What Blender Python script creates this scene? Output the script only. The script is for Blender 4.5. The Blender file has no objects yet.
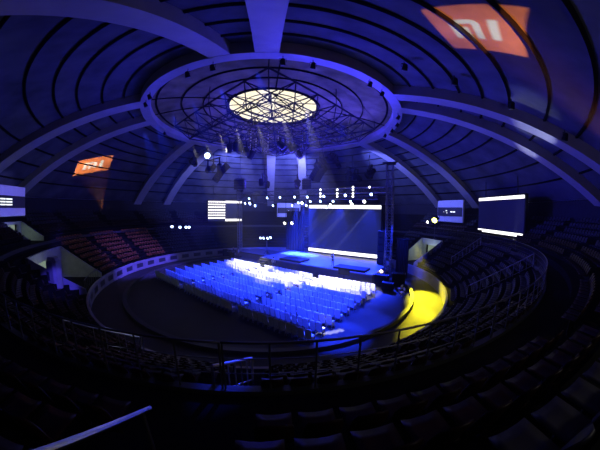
import bpy, bmesh, math, random
import numpy as np
from mathutils import Vector, Matrix
random.seed(7)
PI = math.pi
S = bpy.context.scene
COL = S.collection
R = math.radians

# ------------------------------------------------------------------ helpers
class MB:
    """Collects shapes and links them as ONE mesh object."""
    def __init__(s):
        s.v = []; s.f = []; s.m = []
    def add(s, vs, fs, mi=0):
        o = len(s.v); s.v += [tuple(p) for p in vs]
        for f in fs:
            s.f.append(tuple(i + o for i in f)); s.m.append(mi)
        return s
    def box(s, c, d, M=None, mi=0):
        hx, hy, hz = d[0] / 2, d[1] / 2, d[2] / 2
        vs = []
        for x in (-hx, hx):
            for y in (-hy, hy):
                for z in (-hz, hz):
                    p = Vector((x, y, z))
                    if M is not None: p = M @ p
                    vs.append((p.x + c[0], p.y + c[1], p.z + c[2]))
        return s.add(vs, [(0, 1, 3, 2), (4, 6, 7, 5), (0, 4, 5, 1), (2, 3, 7, 6), (0, 2, 6, 4), (1, 5, 7, 3)], mi)
    def rbox(s, c, d, b, M=None, mi=0):
        """box with rounded (octagonal) edges in the x-z outline and chamfered faces"""
        hx, hy, hz = d[0] / 2, d[1] / 2, d[2] / 2
        def ring(x, z, y, c):
            return [(x - c, y, z), (x, y, z - c), (x, y, -z + c), (x - c, y, -z), (-x + c, y, -z), (-x, y, -z + c), (-x, y, z - c), (-x + c, y, z)]
        e = min(b, hy * .8)
        rs = [ring(hx - e, hz - e, -hy, b), ring(hx, hz, -hy + e, b), ring(hx, hz, hy - e, b), ring(hx - e, hz - e, hy, b)]
        vs = [Vector(p) for r in rs for p in r]
        if M is not None: vs = [M @ p for p in vs]
        vs = [(p.x + c[0], p.y + c[1], p.z + c[2]) for p in vs]
        fs = [tuple(range(7, -1, -1)), tuple(range(24, 32))]
        for k in range(3):
            for i in range(8):
                j = (i + 1) % 8
                fs.append((k * 8 + i, k * 8 + j, k * 8 + 8 + j, k * 8 + 8 + i))
        return s.add(vs, [f[::-1] for f in fs], mi)
    def tube(s, pts, r, n=6, mi=0, cap=True, closed=False):
        pts = [Vector(p) for p in pts]; N = len(pts); vs = []; prev = None
        for i, p in enumerate(pts):
            a = pts[i - 1] if (i > 0 or closed) else p
            b = pts[(i + 1) % N] if (i < N - 1 or closed) else p
            t = (b - a).normalized()
            u = t.cross(Vector((0, 0, 1)))
            if u.length < 1e-3: u = t.cross(Vector((0, 1, 0)))
            u.normalize(); w = t.cross(u).normalized()
            rr = r[i] if isinstance(r, (list, tuple)) else r
            for k in range(n):
                q = p + (u * math.cos(2 * PI * k / n) + w * math.sin(2 * PI * k / n)) * rr
                vs.append(tuple(q))
        fs = []
        for i in range(N if closed else N - 1):
            for k in range(n):
                a, b = i * n + k, i * n + (k + 1) % n
                c, d = ((i + 1) % N) * n + (k + 1) % n, ((i + 1) % N) * n + k
                fs.append((a, b, c, d))
        if cap and not closed:
            fs.append(tuple(range(n))[::-1]); fs.append(tuple(range((N - 1) * n, N * n)))
        return s.add(vs, fs, mi)
    def lathe(s, prof, n=16, M=None, mi=0, cap=True):
        vs = []
        for (r, z) in prof:
            for k in range(n):
                p = Vector((r * math.cos(2 * PI * k / n), r * math.sin(2 * PI * k / n), z))
                if M is not None: p = M @ p
                vs.append(tuple(p))
        fs = []
        for i in range(len(prof) - 1):
            for k in range(n):
                j = (k + 1) % n
                fs.append((i * n + k, i * n + j, i * n + n + j, i * n + n + k))
        if cap:
            fs.append(tuple(range(n))[::-1]); fs.append(tuple(range((len(prof) - 1) * n, len(prof) * n)))
        return s.add(vs, fs, mi)
    def build(s, name, mats, parent=None, loc=None, smooth=False):
        me = bpy.data.meshes.new(name)
        me.from_pydata(s.v, [], s.f)
        if not isinstance(mats, (list, tuple)): mats = [mats]
        for m in mats: me.materials.append(m)
        if len(mats) > 1: me.polygons.foreach_set('material_index', s.m)
        if smooth: me.polygons.foreach_set('use_smooth', [True] * len(s.f))
        bm = bmesh.new(); bm.from_mesh(me); bmesh.ops.recalc_face_normals(bm, faces=bm.faces); bm.to_mesh(me); bm.free()
        o = bpy.data.objects.new(name, me); COL.objects.link(o)
        if parent: o.parent = parent
        if loc: o.location = loc
        return o

def tag(o, label=None, cat=None, group=None, kind=None):
    if label: o['label'] = label
    if cat: o['category'] = cat
    if group: o['group'] = group
    if kind: o['kind'] = kind
    return o
def thing(name, label, cat, loc=(0, 0, 0), rz=0.0, group=None):
    o = bpy.data.objects.new(name, None); COL.objects.link(o)
    o.location = loc; o.rotation_euler = (0, 0, rz); o.empty_display_size = .2
    return tag(o, label, cat, group)
def struct(o):
    o['kind'] = 'structure'; return o
def copy_tree(o, parent=None):
    c = o.copy(); COL.objects.link(c)
    if parent: c.parent = parent
    for ch in KIDS.get(o.name, []): copy_tree(ch, c)
    return c
KIDS = {}
def note_kids():
    KIDS.clear()
    for o in COL.objects:
        if o.parent: KIDS.setdefault(o.parent.name, []).append(o)
ORD = ('first second third fourth fifth sixth seventh eighth ninth tenth eleventh twelfth thirteenth fourteenth fifteenth sixteenth '
       'seventeenth eighteenth nineteenth twentieth').split()
ORD += ['twenty-' + w for w in ORD[:9]] + ['thirtieth'] + ['thirty-' + w for w in ORD[:9]] + ['fortieth'] + ['forty-' + w for w in ORD[:9]] + ['fiftieth']+ ['fifty-' + w for w in ORD[:9]]

# ------------------------------------------------------------------ materials
def mat(name, col, rough=.6, metal=0.0, noise=0.0, scale=3.0, bump=0.0, spec=.5):
    m = bpy.data.materials.new(name); m.use_nodes = True
    nt = m.node_tree; b = nt.nodes['Principled BSDF']
    b.inputs['Base Color'].default_value = (*col, 1); b.inputs['Roughness'].default_value = rough
    b.inputs['Metallic'].default_value = metal; b.inputs['Specular IOR Level'].default_value = spec
    if noise or bump:
        tc = nt.nodes.new('ShaderNodeTexCoord'); n = nt.nodes.new('ShaderNodeTexNoise')
        n.inputs['Scale'].default_value = scale; n.inputs['Detail'].default_value = 5
        nt.links.new(tc.outputs['Object'], n.inputs['Vector'])
        if noise:
            r = nt.nodes.new('ShaderNodeValToRGB')
            r.color_ramp.elements[0].position = .3; r.color_ramp.elements[1].position = .7
            r.color_ramp.elements[0].color = (*[c * (1 - noise) for c in col], 1)
            r.color_ramp.elements[1].color = (*[min(1, c * (1 + noise)) for c in col], 1)
            nt.links.new(n.outputs['Fac'], r.inputs['Fac']); nt.links.new(r.outputs['Color'], b.inputs['Base Color'])
        if bump:
            bp = nt.nodes.new('ShaderNodeBump'); bp.inputs['Strength'].default_value = bump
            nt.links.new(n.outputs['Fac'], bp.inputs['Height']); nt.links.new(bp.outputs['Normal'], b.inputs['Normal'])
    return m
def emit(name, col, strength):
    m = bpy.data.materials.new(name); m.use_nodes = True
    nt = m.node_tree; nt.nodes.clear()
    e = nt.nodes.new('ShaderNodeEmission'); e.inputs['Color'].default_value = (*col, 1); e.inputs['Strength'].default_value = strength
    o = nt.nodes.new('ShaderNodeOutputMaterial'); nt.links.new(e.outputs[0], o.inputs[0])
    return m

M_floor = mat('black_floor', (.016, .016, .018), .75, noise=.25, scale=.8)
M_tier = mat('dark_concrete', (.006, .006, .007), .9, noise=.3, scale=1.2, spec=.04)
M_wall = mat('painted_white_wall', (.22, .21, .23), .7, noise=.12, scale=1.5)
M_vom = mat('vomitory_paint', (.30, .31, .31), .7, noise=.12, scale=1.5)
M_darkwall = mat('dark_wall', (.02, .02, .024), .9, noise=.2, spec=.2)
M_dome = mat('acoustic_plaster', (.075, .078, .09), .95, noise=.38, scale=.45, spec=.15)
M_inner = mat('inner_dome_plaster', (.19, .165, .072), .95, noise=.4, scale=.6, spec=.15)  # warm tint puts the skylight's spill into the plaster colour
M_rib = mat('white_rib_paint', (.34, .32, .31), .55, noise=.08, scale=1.0)
M_groove = mat('black_steel_hoop', (.004, .004, .005), .9, spec=.0)
M_steel = mat('dark_steel', (.010, .010, .012), .6, .1, spec=.15)
M_alu = mat('aluminium_truss', (.13, .13, .15), .4, .7)
M_black = mat('matt_black', (.004, .004, .005), .7, spec=.1)
M_drape = mat('black_drape', (.014, .014, .017), .9, bump=.3, scale=6, spec=.1)
M_deck = mat('stage_deck', (.10, .10, .12), .4, noise=.15, scale=1.0)
M_skirt = mat('stage_skirt', (.03, .03, .04), .85, noise=.2, scale=2)
M_chair = mat('chair_cover_cloth', (.60, .61, .64), .85, noise=.1, scale=9, spec=.2)
M_chairframe = mat('chair_chrome_frame', (.62, .62, .66), .3, .9)
M_orange = mat('orange_plastic', (.13, .042, .012), .45, noise=.15, scale=4, spec=.12)
M_navy = mat('navy_plastic', (.012, .014, .03), .45, noise=.15, scale=4, spec=.12)
M_grey = mat('grey_plastic', (.03, .03, .032), .5, noise=.2, scale=4, spec=.12)
M_maroon = mat('maroon_plastic', (.016, .005, .0045), .4, noise=.15, scale=4, spec=.12)
M_rail = mat('railing_paint', (.06, .055, .075), .4, .3)
M_chrome = mat('handrail_steel', (.60, .60, .63), .3, 1.0)
M_panel = mat('dark_advert_board', (.02, .02, .03), .5)
M_board = mat('scoreboard_white', (.62, .62, .66), .5, noise=.06, scale=2)
M_skin = mat('skin', (.45, .27, .19), .6); M_hair = mat('hair', (.02, .015, .012), .6)
M_blueshirt = mat('white_shirt', (.65, .65, .68), .8); M_dark = mat('dark_clothes', (.03, .03, .035), .8)
M_jeans = mat('blue_trousers', (.05, .07, .16), .8)
E_white = emit('led_white', (1, .98, .95), 4.0)
E_band = emit('screen_white_content', (1, .96, .93), 2.2)
E_bluew = emit('lamp_blue_white', (.45, .60, 1.0), 9.0)
E_blue = emit('lamp_blue', (.10, .22, 1.0), 9.0)
E_warm = emit('lamp_warm', (1, .93, .80), 8.0)
E_pink = emit('lamp_pink', (1, .62, .60), 9.0)
E_yellow = emit('lamp_yellow', (1.0, .95, .16), 9.0)
E_digit = emit('scoreboard_digits', (.85, .92, 1.0), 1.6)
E_door = emit('lit_corridor', (.62, .80, .62), .30)

# ------------------------------------------------------------------ layout
EYE = 8.6
def W(s, t, z=0.0):            # stage frame -> world (s along the stage, t towards it)
    return (s * .743 + t * .669, -s * .669 + t * .743, z)
SRZ = math.atan2(-.669, .743)
def pol(r, a, z=0.0):
    return (r * math.cos(R(a)), r * math.sin(R(a)), z)
RING_Z, R0, RI = 18.95, 15.04, 14.07
def zdome(r):                  # underside of the ribs
    return RING_Z + .0083425 * (R0 ** 2 - r * r) + 2.21075e-6 * (R0 ** 4 - r ** 4)
R_BASE = 32.4

# ------------------------------------------------------------------ camera (wide fisheye lens)
cam = bpy.data.cameras.new('camera'); co = bpy.data.objects.new('camera', cam); COL.objects.link(co); S.camera = co
F_PX, PITCH, YAW, ROLL = 249.9, R(-3.24), R(6.72), R(.81)
cy, sy, cp, sp, cr, sr = math.cos(YAW), math.sin(YAW), math.cos(PITCH), math.sin(PITCH), math.cos(ROLL), math.sin(ROLL)
A = Matrix(((cy, -sy, 0), (sy, cy, 0), (0, 0, 1))); B = Matrix(((1, 0, 0), (0, cp, sp), (0, -sp, cp))); Cm = Matrix(((cr, 0, sr), (0, 1, 0), (-sr, 0, cr)))
VM = Cm @ B @ A                 # rows: right, forward, up
co.matrix_world = Matrix.Translation((0, -30, EYE)) @ Matrix((VM[0], VM[2], -VM[1])).transposed().to_4x4()
cam.type = 'PANO'; cam.panorama_type = 'FISHEYE_LENS_POLYNOMIAL'
cam.sensor_fit = 'HORIZONTAL'; cam.sensor_width = 36.0; cam.sensor_height = 27.0
cam.fisheye_fov = R(200); cam.clip_start = .05; cam.clip_end = 300
fmm = F_PX * 36.0 / 600.0
rr_ = np.linspace(0, 24, 200); th_ = 2 * np.arctan(rr_ / (2 * fmm))
Ak = np.stack([rr_, rr_ ** 2, rr_ ** 3, rr_ ** 4], 1)
kk = np.linalg.lstsq(Ak, th_, rcond=None)[0]
cam.fisheye_polynomial_k0 = 0.0
cam.fisheye_polynomial_k1, cam.fisheye_polynomial_k2, cam.fisheye_polynomial_k3, cam.fisheye_polynomial_k4 = [-float(k) for k in kk]
def project(p):
    c = VM @ (Vector(p) - Vector((0, -30, EYE)))
    rad = math.hypot(c.x, c.z); th = math.atan2(rad, c.y); s_ = 2 * F_PX * math.tan(th / 2) / max(rad, 1e-9)
    return 300 + c.x * s_, 225 - c.z * s_, c.length

# ================================================================== SETTING
# arena floor and the lower path
fl = MB(); fl.lathe([(.01, -.15), (19.9, -.15), (19.9, 0.0), (.01, 0.0)], 120)
struct(fl.build('floor', M_floor))
kb = MB(); kb.lathe([(16.2, 0.0), (16.2, .32), (16.6, .32), (16.6, 0.0)], 120, cap=False)
struct(kb.build('trim_floor_kerb', mat('kerb_paint', (.03, .03, .035), .6)))

# terraces: cells of 1.5 degrees, with cuts for the vomitories
LOW_N, DR = 8, .8
def low_z(k): return 1.2 + .5 * k
def up_z(k): return 5.2 + .45 * (k + 1)
CUTS_LOW = [(-166, -148), (2, 12)]        # angle ranges, floor of cut at 1.3
CUTS_UP = [(-168, -162)]
def in_cut(a, cuts):
    a = (a + 180) % 360 - 180
    return any(lo <= a <= hi for lo, hi in cuts)
def steps(name, r_start, n, zf, z_base, cuts, r_cut, z_cut, material):
    mb = MB(); st = 1.0
    for i in range(int(360 / st)):
        a0, a1 = -180 + i * st, -180 + (i + 1) * st; am = (a0 + a1) / 2
        zprev = z_base
        for k in range(n):
            ra, rb = r_start + k * DR, r_start + (k + 1) * DR
            z = zf(k)
            if in_cut(am, cuts) and ra < r_cut - .1: z = z_cut
            vs = [pol(ra, a0, zprev), pol(ra, a1, zprev), pol(ra, a1, z), pol(ra, a0, z), pol(rb, a0, z), pol(rb, a1, z)]
            mb.add(vs, [(0, 1, 2, 3), (3, 2, 5, 4)])
            zprev = z
    return struct(mb.build(name, material))
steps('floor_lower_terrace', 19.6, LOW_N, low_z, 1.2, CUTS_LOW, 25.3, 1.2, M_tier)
wk = MB()
wk.lathe([(26.0, 4.7), (26.0, 5.2), (27.2, 5.2), (27.2, 5.0)], 180, cap=False)
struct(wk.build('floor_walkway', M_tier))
kt = MB(); kt.lathe([(25.9, 5.0), (25.9, 5.3), (26.08, 5.3), (26.08, 5.15)], 180, cap=False)
struct(kt.build('trim_walkway_kerb', mat('walkway_kerb', (.02, .02, .024), .6)))
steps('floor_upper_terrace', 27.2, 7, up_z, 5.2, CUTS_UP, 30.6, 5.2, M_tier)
# ring wall round the arena floor, painted, with recessed dark boards
rw = MB()
rw.lathe([(19.5, 0), (19.5, 1.3), (19.68, 1.3), (19.68, 1.1)], 180, cap=False)
wall_arena = struct(rw.build('wall_arena', M_wall))
pb = MB()
for a in range(96, 264, 7):
    a_ = a if a < 180 else a - 360
    for q in range(4):
        b0, b1 = a_ + q * 1.0, a_ + (q + 1) * 1.0
        pb.add([pol(19.46, b0, .38), pol(19.46, b1, .38), pol(19.46, b1, .98), pol(19.46, b0, .98)], [(0, 1, 2, 3)])
pb.build('board', M_panel, wall_arena)
ow = MB(); ow.lathe([(32.45, 0), (32.45, 10.4)], 180, cap=False)
struct(ow.build('wall_outer', M_darkwall))
# vomitory walls
def vomitory(a0, a1, r0, r1, zf, ztop, name, door_a, lintel, matl):
    mb = MB()
    for a, sgn in ((a0, 1), (a1, -1)):
        n = int(round((r1 - r0) / DR))
        prof = []
        for k in range(n + 1):
            r = r0 + (r1 - r0) * k / n
            prof.append((r, ztop(r)))
        pts = [pol(r0, a, zf)] + [pol(r, a, z) for r, z in prof] + [pol(r1, a, zf)]
        pts2 = [pol(math.hypot(p[0], p[1]), a - sgn * .35, p[2]) for p in pts]
        m = len(pts)
        mb.add(pts + pts2, [tuple(range(m)), tuple(range(2 * m - 1, m - 1, -1))] + [(i, (i + 1) % m, m + (i + 1) % m, m + i) for i in range(m)])
    # back wall with door opening
    zt = ztop(r1)
    n = 12
    for i in range(n):
        b0, b1 = a0 + (a1 - a0) * i / n, a0 + (a1 - a0) * (i + 1) / n
        bm_ = (b0 + b1) / 2
        lo = zt - lintel if door_a[0] < bm_ < door_a[1] else zf
        mb.add([pol(r1, b0, lo), pol(r1, b1, lo), pol(r1, b1, zt), pol(r1, b0, zt), pol(r1 + .25, b0, lo), pol(r1 + .25, b1, lo), pol(r1 + .25, b1, zt), pol(r1 + .25, b0, zt)],
               [(0, 1, 2, 3), (4, 7, 6, 5), (3, 2, 6, 7), (0, 4, 5, 1)])
    w = struct(mb.build(name, matl))
    d = MB()
    d.add([pol(r1 + .5, door_a[0], zf), pol(r1 + .5, door_a[1], zf), pol(r1 + .5, door_a[1], zt - lintel), pol(r1 + .5, door_a[0], zt - lintel)], [(0, 1, 2, 3)])
    d.build('lit_corridor', E_door, w)
    return w
lt = lambda r: 1.2 + (r - 19.6) * .625 + .35
ut = lambda r: 5.2 + (r - 27.2) * .5625 + .35
vomitory(-166, -148, 19.8, 24.6, 1.2, lt, 'wall_vomitory_west', (-164, -152), .95, M_wall)
vomitory(2, 12, 19.8, 24.6, 1.2, lt, 'wall_vomitory_east', (4, 10), .95, M_vom)
vomitory(-168, -162, 27.4, 30.6, 5.2, ut, 'wall_vomitory_upper', (-167, -163), .35, M_vom)
# pier beside the near side of the left vomitory
pr = MB(); pr.rbox((0, 0, 1.45), (1.35, .9, 2.9), .22)
po = struct(pr.build('wall_pier', M_wall)); po.location = (-18.35, -12.5, 1.9); po.rotation_euler = (0, 0, R(-10))
h_ = MB(); h_.box((-.25, -.47, 1.35), (.32, .05, .75)); h_.build('hatch', M_panel, po)

# ---- dome shells
def shell(name, r_a, r_b, off, material, n=180, m=24):
    prof = [(r_a + (r_b - r_a) * i / m, zdome(r_a + (r_b - r_a) * i / m) + off) for i in range(m + 1)]
    mb = MB(); mb.lathe(prof, n, cap=False)
    return struct(mb.build(name, material, smooth=True))
shell('ceiling_dome', 14.6, 32.6, .85, M_dome)
shell('ceiling_inner_dome', 5.55, 14.7, .5, M_inner)
# lantern drum between the inner dome and the skylight
dr = MB(); dr.lathe([(5.55, zdome(5.55) + .3), (5.55, 22.2), (5.75, 22.2), (5.75, zdome(5.55) + .3)], 96, cap=False)
struct(dr.build('trim_skylight_drum', M_groove))
# ring beam
rb = MB()
prof = [(RI, RING_Z + .12), (R0, RING_Z - .02), (R0 + .05, RING_Z + 1.1), (RI - .05, RING_Z + .9), (RI, RING_Z + .12)]
rb.lathe(prof, 180, cap=False); struct(rb.build('ceiling_ring', M_rib))
# hoops
def hoop(name, r, off, w, n=180):
    z = zdome(r) + off
    mb = MB(); mb.lathe([(r - w, z), (r - w, z - .15), (r + w, z - .16), (r + w, z)], n, cap=False)
    return struct(mb.build(name, M_groove))
for r in (16.6, 18.55, 20.55, 22.2, 24.0, 26.25, 28.2, 30.3): hoop('ceiling_hoop', r, .90, .075)
for r in (8.4, 10.8): hoop('ceiling_hoop', r, .52, .05)
hoop('ceiling_hoop', 13.5, .58, .1)
# ribs (azimuth from +y towards +x, sideways offset)
RIBS = [(132.9, -.097), (141.9, -.068), (86.3, .006), (77.2, -.094), (-55.5, -.015), (-48.2, .071), (-111.3, -.061), (-103.6, .061), (194.7, -.002), (178.9, .028), (0.0, -.003), (9.4, .093)]
def rib(az, off, w=.8, dep=1.05):
    off *= 30; dx, dy = math.sin(R(az)), math.cos(R(az)); px, py = dy, -dx
    mb = MB(); N = 40; rows = []
    s0 = math.sqrt(max(14.8 ** 2 - off * off, 0)); s1 = math.sqrt(32.5 ** 2 - off * off)
    for i in range(N + 1):
        s_ = s0 + (s1 - s0) * i / N; row = []
        for e, up in ((-w, 0), (w, 0), (w, dep), (-w, dep)):
            X, Y = s_ * dx + (off + e) * px, s_ * dy + (off + e) * py
            rc = math.hypot(s_ , off)
            row.append((X, Y, zdome(rc) + up))
        rows += row
    fs = []
    for i in range(N):
        for k in range(4):
            a, b = i * 4 + k, i * 4 + (k + 1) % 4
            fs.append((a, b, b + 4, a + 4))
    fs += [(0, 1, 2, 3), (N * 4, N * 4 + 3, N * 4 + 2, N * 4 + 1)]
    mb.add(rows, fs)
    return struct(mb.build('ceiling_rib', M_rib))
for a in RIBS: rib(*a)
# purlins of the inner dome: dark spokes on the camera's left side of the lantern
for az in (-118, -100, 178, 95, 60, -60, 20, -25):
    dx, dy = math.sin(R(az)), math.cos(R(az)); mb = MB()
    mb.tube([(dx * r, dy * r, zdome(r) + .45) for r in np.linspace(5.7, 14.2, 10)], .06, 4)
    struct(mb.build('ceiling_purlin', M_groove))

# ---- skylight (window)
sm = bpy.data.materials.new('skylight_glass'); sm.use_nodes = True
nt = sm.node_tree; nt.nodes.clear()
tc = nt.nodes.new('ShaderNodeTexCoord'); vo = nt.nodes.new('ShaderNodeTexVoronoi'); vo.inputs['Scale'].default_value = 1.1
rp = nt.nodes.new('ShaderNodeValToRGB'); rp.color_ramp.elements[0].color = (1, .95, .76, 1); rp.color_ramp.elements[1].color = (1, .86, .58, 1)
em = nt.nodes.new('ShaderNodeEmission'); em.inputs['Strength'].default_value = 1.2; ou = nt.nodes.new('ShaderNodeOutputMaterial')
nt.links.new(tc.outputs['Object'], vo.inputs['Vector']); nt.links.new(vo.outputs['Distance'], rp.inputs['Fac']); nt.links.new(rp.outputs[0], em.inputs[0]); nt.links.new(em.outputs[0], ou.inputs[0])
sk = MB(); sk.lathe([(.01, 22.05), (2.8, 21.7), (5.45, 21.33)], 72, cap=False)
win = struct(sk.build('window_1', sm))
fr = MB()
for k in range(12):
    a = k * 30 + 8
    fr.tube([pol(.3, a, 21.98), pol(5.5, a, 21.22)], .05, 4)
for r, z in ((1.9, 21.72), (3.7, 21.45), (5.5, 21.24)):
    fr.tube([pol(r, a, z) for a in range(0, 360, 10)], .06 if r < 5 else .16, 4, closed=True)
fr.build('window_frame', M_steel, win)

# ================================================================== CEILING SPACE FRAME
g = thing('space_frame', 'black square double-layer steel space frame hanging below the round skylight', 'space frame', (0, 0, 17.2))
a_ = -3.0; side = 17.4; n = 6; m = side / n
def gp(i, j, z):
    u = -side / 2 + i * m; v = -side / 2 + j * m
    c, s_ = math.cos(R(45 + a_)), math.sin(R(45 + a_))
    return (u * c - v * s_ + .2, u * s_ + v * c - .9, z)
top = MB(); bot = MB(); web = MB(); node = MB()
ZT, ZB = 1.7, 0.0
for i in range(n + 1):
    for j in range(n + 1):
        if i < n: top.tube([gp(i, j, ZT), gp(i + 1, j, ZT)], .075, 4)
        if j < n: top.tube([gp(i, j, ZT), gp(i, j + 1, ZT)], .075, 4)
        web.lathe([(.02, -.1), (.1, 0), (.02, .1)], 6, Matrix.Translation(gp(i, j, ZT)))
        if i < n and j < n:
            c = gp(i + .5, j + .5, ZB)
            for di, dj in ((0, 0), (1, 0), (0, 1), (1, 1)): web.tube([c, gp(i + di, j + dj, ZT)], .05, 4)
            if i < n - 1: bot.tube([c, gp(i + 1.5, j + .5, ZB)], .075, 4)
            if j < n - 1: bot.tube([c, gp(i + .5, j + 1.5, ZB)], .075, 4)
            web.lathe([(.02, -.1), (.1, 0), (.02, .1)], 6, Matrix.Translation(c))
for e in (0, n):
    top.tube([gp(e, 0, ZT), gp(e, n, ZT)], .11, 4); top.tube([gp(0, e, ZT), gp(n, e, ZT)], .11, 4)
top.build('upper_chord', M_steel, g); bot.build('lower_chord', M_steel, g); web.build('diagonal_lattice', M_steel, g)
for i, j in ((0, 0), (0, n), (n, 0), (n, n), (3, 3), (4, 4), (0, 3), (3, 0), (n, 4), (4, n)):
    hg = MB(); p = gp(i, j, ZT); hg.tube([p, (p[0], p[1], zdome(math.hypot(p[0], p[1])) + .45 - 17.2 if math.hypot(p[0], p[1]) > 5.6 else 22.0 - 17.2)], .04, 4); hg.build('hanger_rod', M_steel, g)

# ================================================================== STAGE
g = thing('stage', 'low wide stage platform with blue-lit deck in front of the large screen', 'stage', W(1.8, 10.3), SRZ)
d = MB(); d.box((0, 0, 1.2), (18.2, 9.4, .16)); d.build('deck', M_deck, g)
k = MB(); k.box((0, -4.62, .56), (18.1, .06, 1.12)); k.box((-9.03, 0, .56), (.06, 9.2, 1.12)); k.box((9.03, 0, .56), (.06, 9.2, 1.12)); k.box((0, 4.62, .56), (18.1, .06, 1.12)); k.build('skirt', M_skirt, g)
k = MB(); k.box((0, -4.69, 1.2), (18.2, .04, .12)); k.build('edge_trim', M_alu, g)
k = MB()
for q in range(3): k.box((-8.2, -4.95 - .3 * q, .9 - .32 * q), (1.6, .3, .08)); k.box((-8.2, -4.82 - .3 * q, .74 - .32 * q), (1.5, .05, .3))
k.build('stair', M_skirt, g)
def matp(name, label, s0, s1, t0, t1):
    o = thing(name, label, 'riser', W((s0 + s1) / 2, (t0 + t1) / 2, 1.28), SRZ)
    m_ = MB(); m_.rbox((0, 0, .13), (s1 - s0, t1 - t0, .26), .05); m_.build('top', M_black, o)
    m_ = MB(); m_.box((0, 0, .015), (s1 - s0 - .1, t1 - t0 - .1, .03)); m_.build('base', M_steel, o)
matp('stage_riser', 'flat black riser on the stage deck nearer the lighting stand', -3.6, .2, 5.9, 8.4)
matp('stage_riser', 'flat black riser on the stage deck below the screen near the tall truss tower', 5.4, 9.8, 5.9, 7.9)

g = thing('wing_platform', 'blue-lit low side platform beyond the stage near the lighting stand', 'stage platform', W(-11.5, 10.3), SRZ)
d = MB(); d.box((0, 0, 1.02), (7.4, 5, .14)); d.build('deck', M_skirt, g)
k = MB(); k.box((0, -2.45, .48), (7.3, .06, .95)); k.box((-3.6, 0, .48), (.06, 4.8, .95)); k.box((0, 2.45, .48), (7.3, .06, .95)); k.build('skirt', mat('wing_skirt', (.10, .10, .13), .8), g)

# LED screens: frame, panel with its content, feet / hangers
def led(name, label, loc, rz, w, h, band, cat='screen', grid=False, hang=0.0, panel=None):
    g = thing(name, label, cat, loc, rz)
    f = MB(); t_ = .12
    f.box((0, .22, h / 2), (w + .3, .35, h + .3)); f.build('cabinet', M_black, g)
    p = MB()
    p.box((0, .02, h / 2), (w, .06, h)); pan = p.build('panel', panel or M_led, g)
    def part(name_, par, m_, *bx):
        q = MB(); q.box(*bx); q.build(name_, m_, par)
    x0, ww = (0, w) if not grid else (w * .25, w * .5)
    part('bright_band', pan, E_band, (x0, -.02, h - band / 2), (ww, .02, band)); part('bright_band', pan, E_band, (x0, -.02, band / 2), (ww, .02, band))
    if grid:
        rows = 7; hh = h * .90
        for r_ in range(rows):
            c = MB()
            for q in range(8):
                c.box((-w * .5 + w * .5 * (q + .5) / 8, -.02, h - band / 2 - r_ * (hh - band) / (rows - 1)), (w * .5 / 8 * .86, .02, band * .6))
            c.build('bright_tile_row', E_band, pan)
    if hang:
        for x in (-w * .35, w * .35):
            q = MB(); q.tube([(x, .22, h), (x, .22, h + hang)], .05, 6); q.build('hanger', M_steel, g)
    else:
        for x in (-w * .4, 0, w * .4): part('foot', g, M_black, (x, .3, -.1), (.4, .5, .26))
    return g
M_led = mat('led_tile', (.010, .011, .014), .5, spec=.2)
_b = M_led.node_tree.nodes['Principled BSDF']; _b.inputs['Emission Color'].default_value = (.22, .30, 1, 1); _b.inputs['Emission Strength'].default_value = .04
led('led_screen', 'large wide video wall behind the stage with white bands along its top and bottom', W(2.2, 15, 1.5), SRZ, 13.1, 8.15, .55)
M_led2 = M_led.copy(); M_led2.name = 'led_tile_dark_blue'
_b = M_led2.node_tree.nodes['Principled BSDF']; _b.inputs['Emission Color'].default_value = (.07, .07, 1, 1); _b.inputs['Emission Strength'].default_value = .045
def wall_rz(p0, p1): return math.atan2(p1[1] - p0[1], p1[0] - p0[0])
led('led_screen', 'video wall left of the stage with rows of white blocks filling half of it', (-9.6, 22.8, 6.3), wall_rz((-13, 21.4), (-6.2, 24.2)), 7.3, 4.25, .45, grid=True, hang=3.2)
led('led_screen', 'hanging video wall at the right stands with two long white bands and dark blue middle', (27.8, -6.7, 6.35), wall_rz((28.93, -2.05), (26.69, -11.33)), 9.5, 4.65, .38, hang=2.6, panel=M_led2)

def scoreboard(label, p0, p1, z0, z1, marks):
    w = math.hypot(p1[0] - p0[0], p1[1] - p0[1]); h = z1 - z0
    g = thing('scoreboard', label, 'scoreboard', ((p0[0] + p1[0]) / 2, (p0[1] + p1[1]) / 2, z0), wall_rz(p0, p1))
    f = MB(); f.rbox((0, .2, h / 2), (w, .4, h), .08); f.build('housing', M_board, g)
    d = MB(); d.box((0, -.02, h * .47), (w * .94, .06, h * .40)); dd = d.build('display', M_panel, g)
    for x, z, dx, dz in marks:
        q = MB(); q.box((x * w, -.06, h * (.47 + z)), (dx, .03, dz)); q.build('lit_figure', E_digit, dd)
    for x in (-w * .35, w * .35):
        q = MB(); q.box((x, .45, h * .5), (.15, .5, .15)); q.build('bracket', M_steel, g)
mk = [(x / 16 - .02, zz, .24, .13) for zz in (-.09, 0, .09) for x in (-6, -5, -4, -3, -1, 0, 1, 2, 3.2)]
scoreboard('white scoreboard at the left stands with three rows of small lit figures', (-26.8, -11.6), (-28.1, -7.1), 8.1, 11.25, [(a * .62 - .17, b, c, d) for a, b, c, d in mk])
scoreboard('white scoreboard between the yellow lamp and the hanging video wall', (28.2, 6.9), (28.97, 1.3), 7.3, 10.9, [(-.22, .0, .12, .12), (-.12, .05, .28, .16), (-.1, -.05, .2, .1), (.08, 0, .5, .2), (.18, 0, .4, .2)])
scoreboard('unlit white scoreboard on the far wall above two warm lamps', (1.45, 29.3), (6.9, 28.5), 7.1, 10.4, [(0, 0, .3, .05)])

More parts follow.
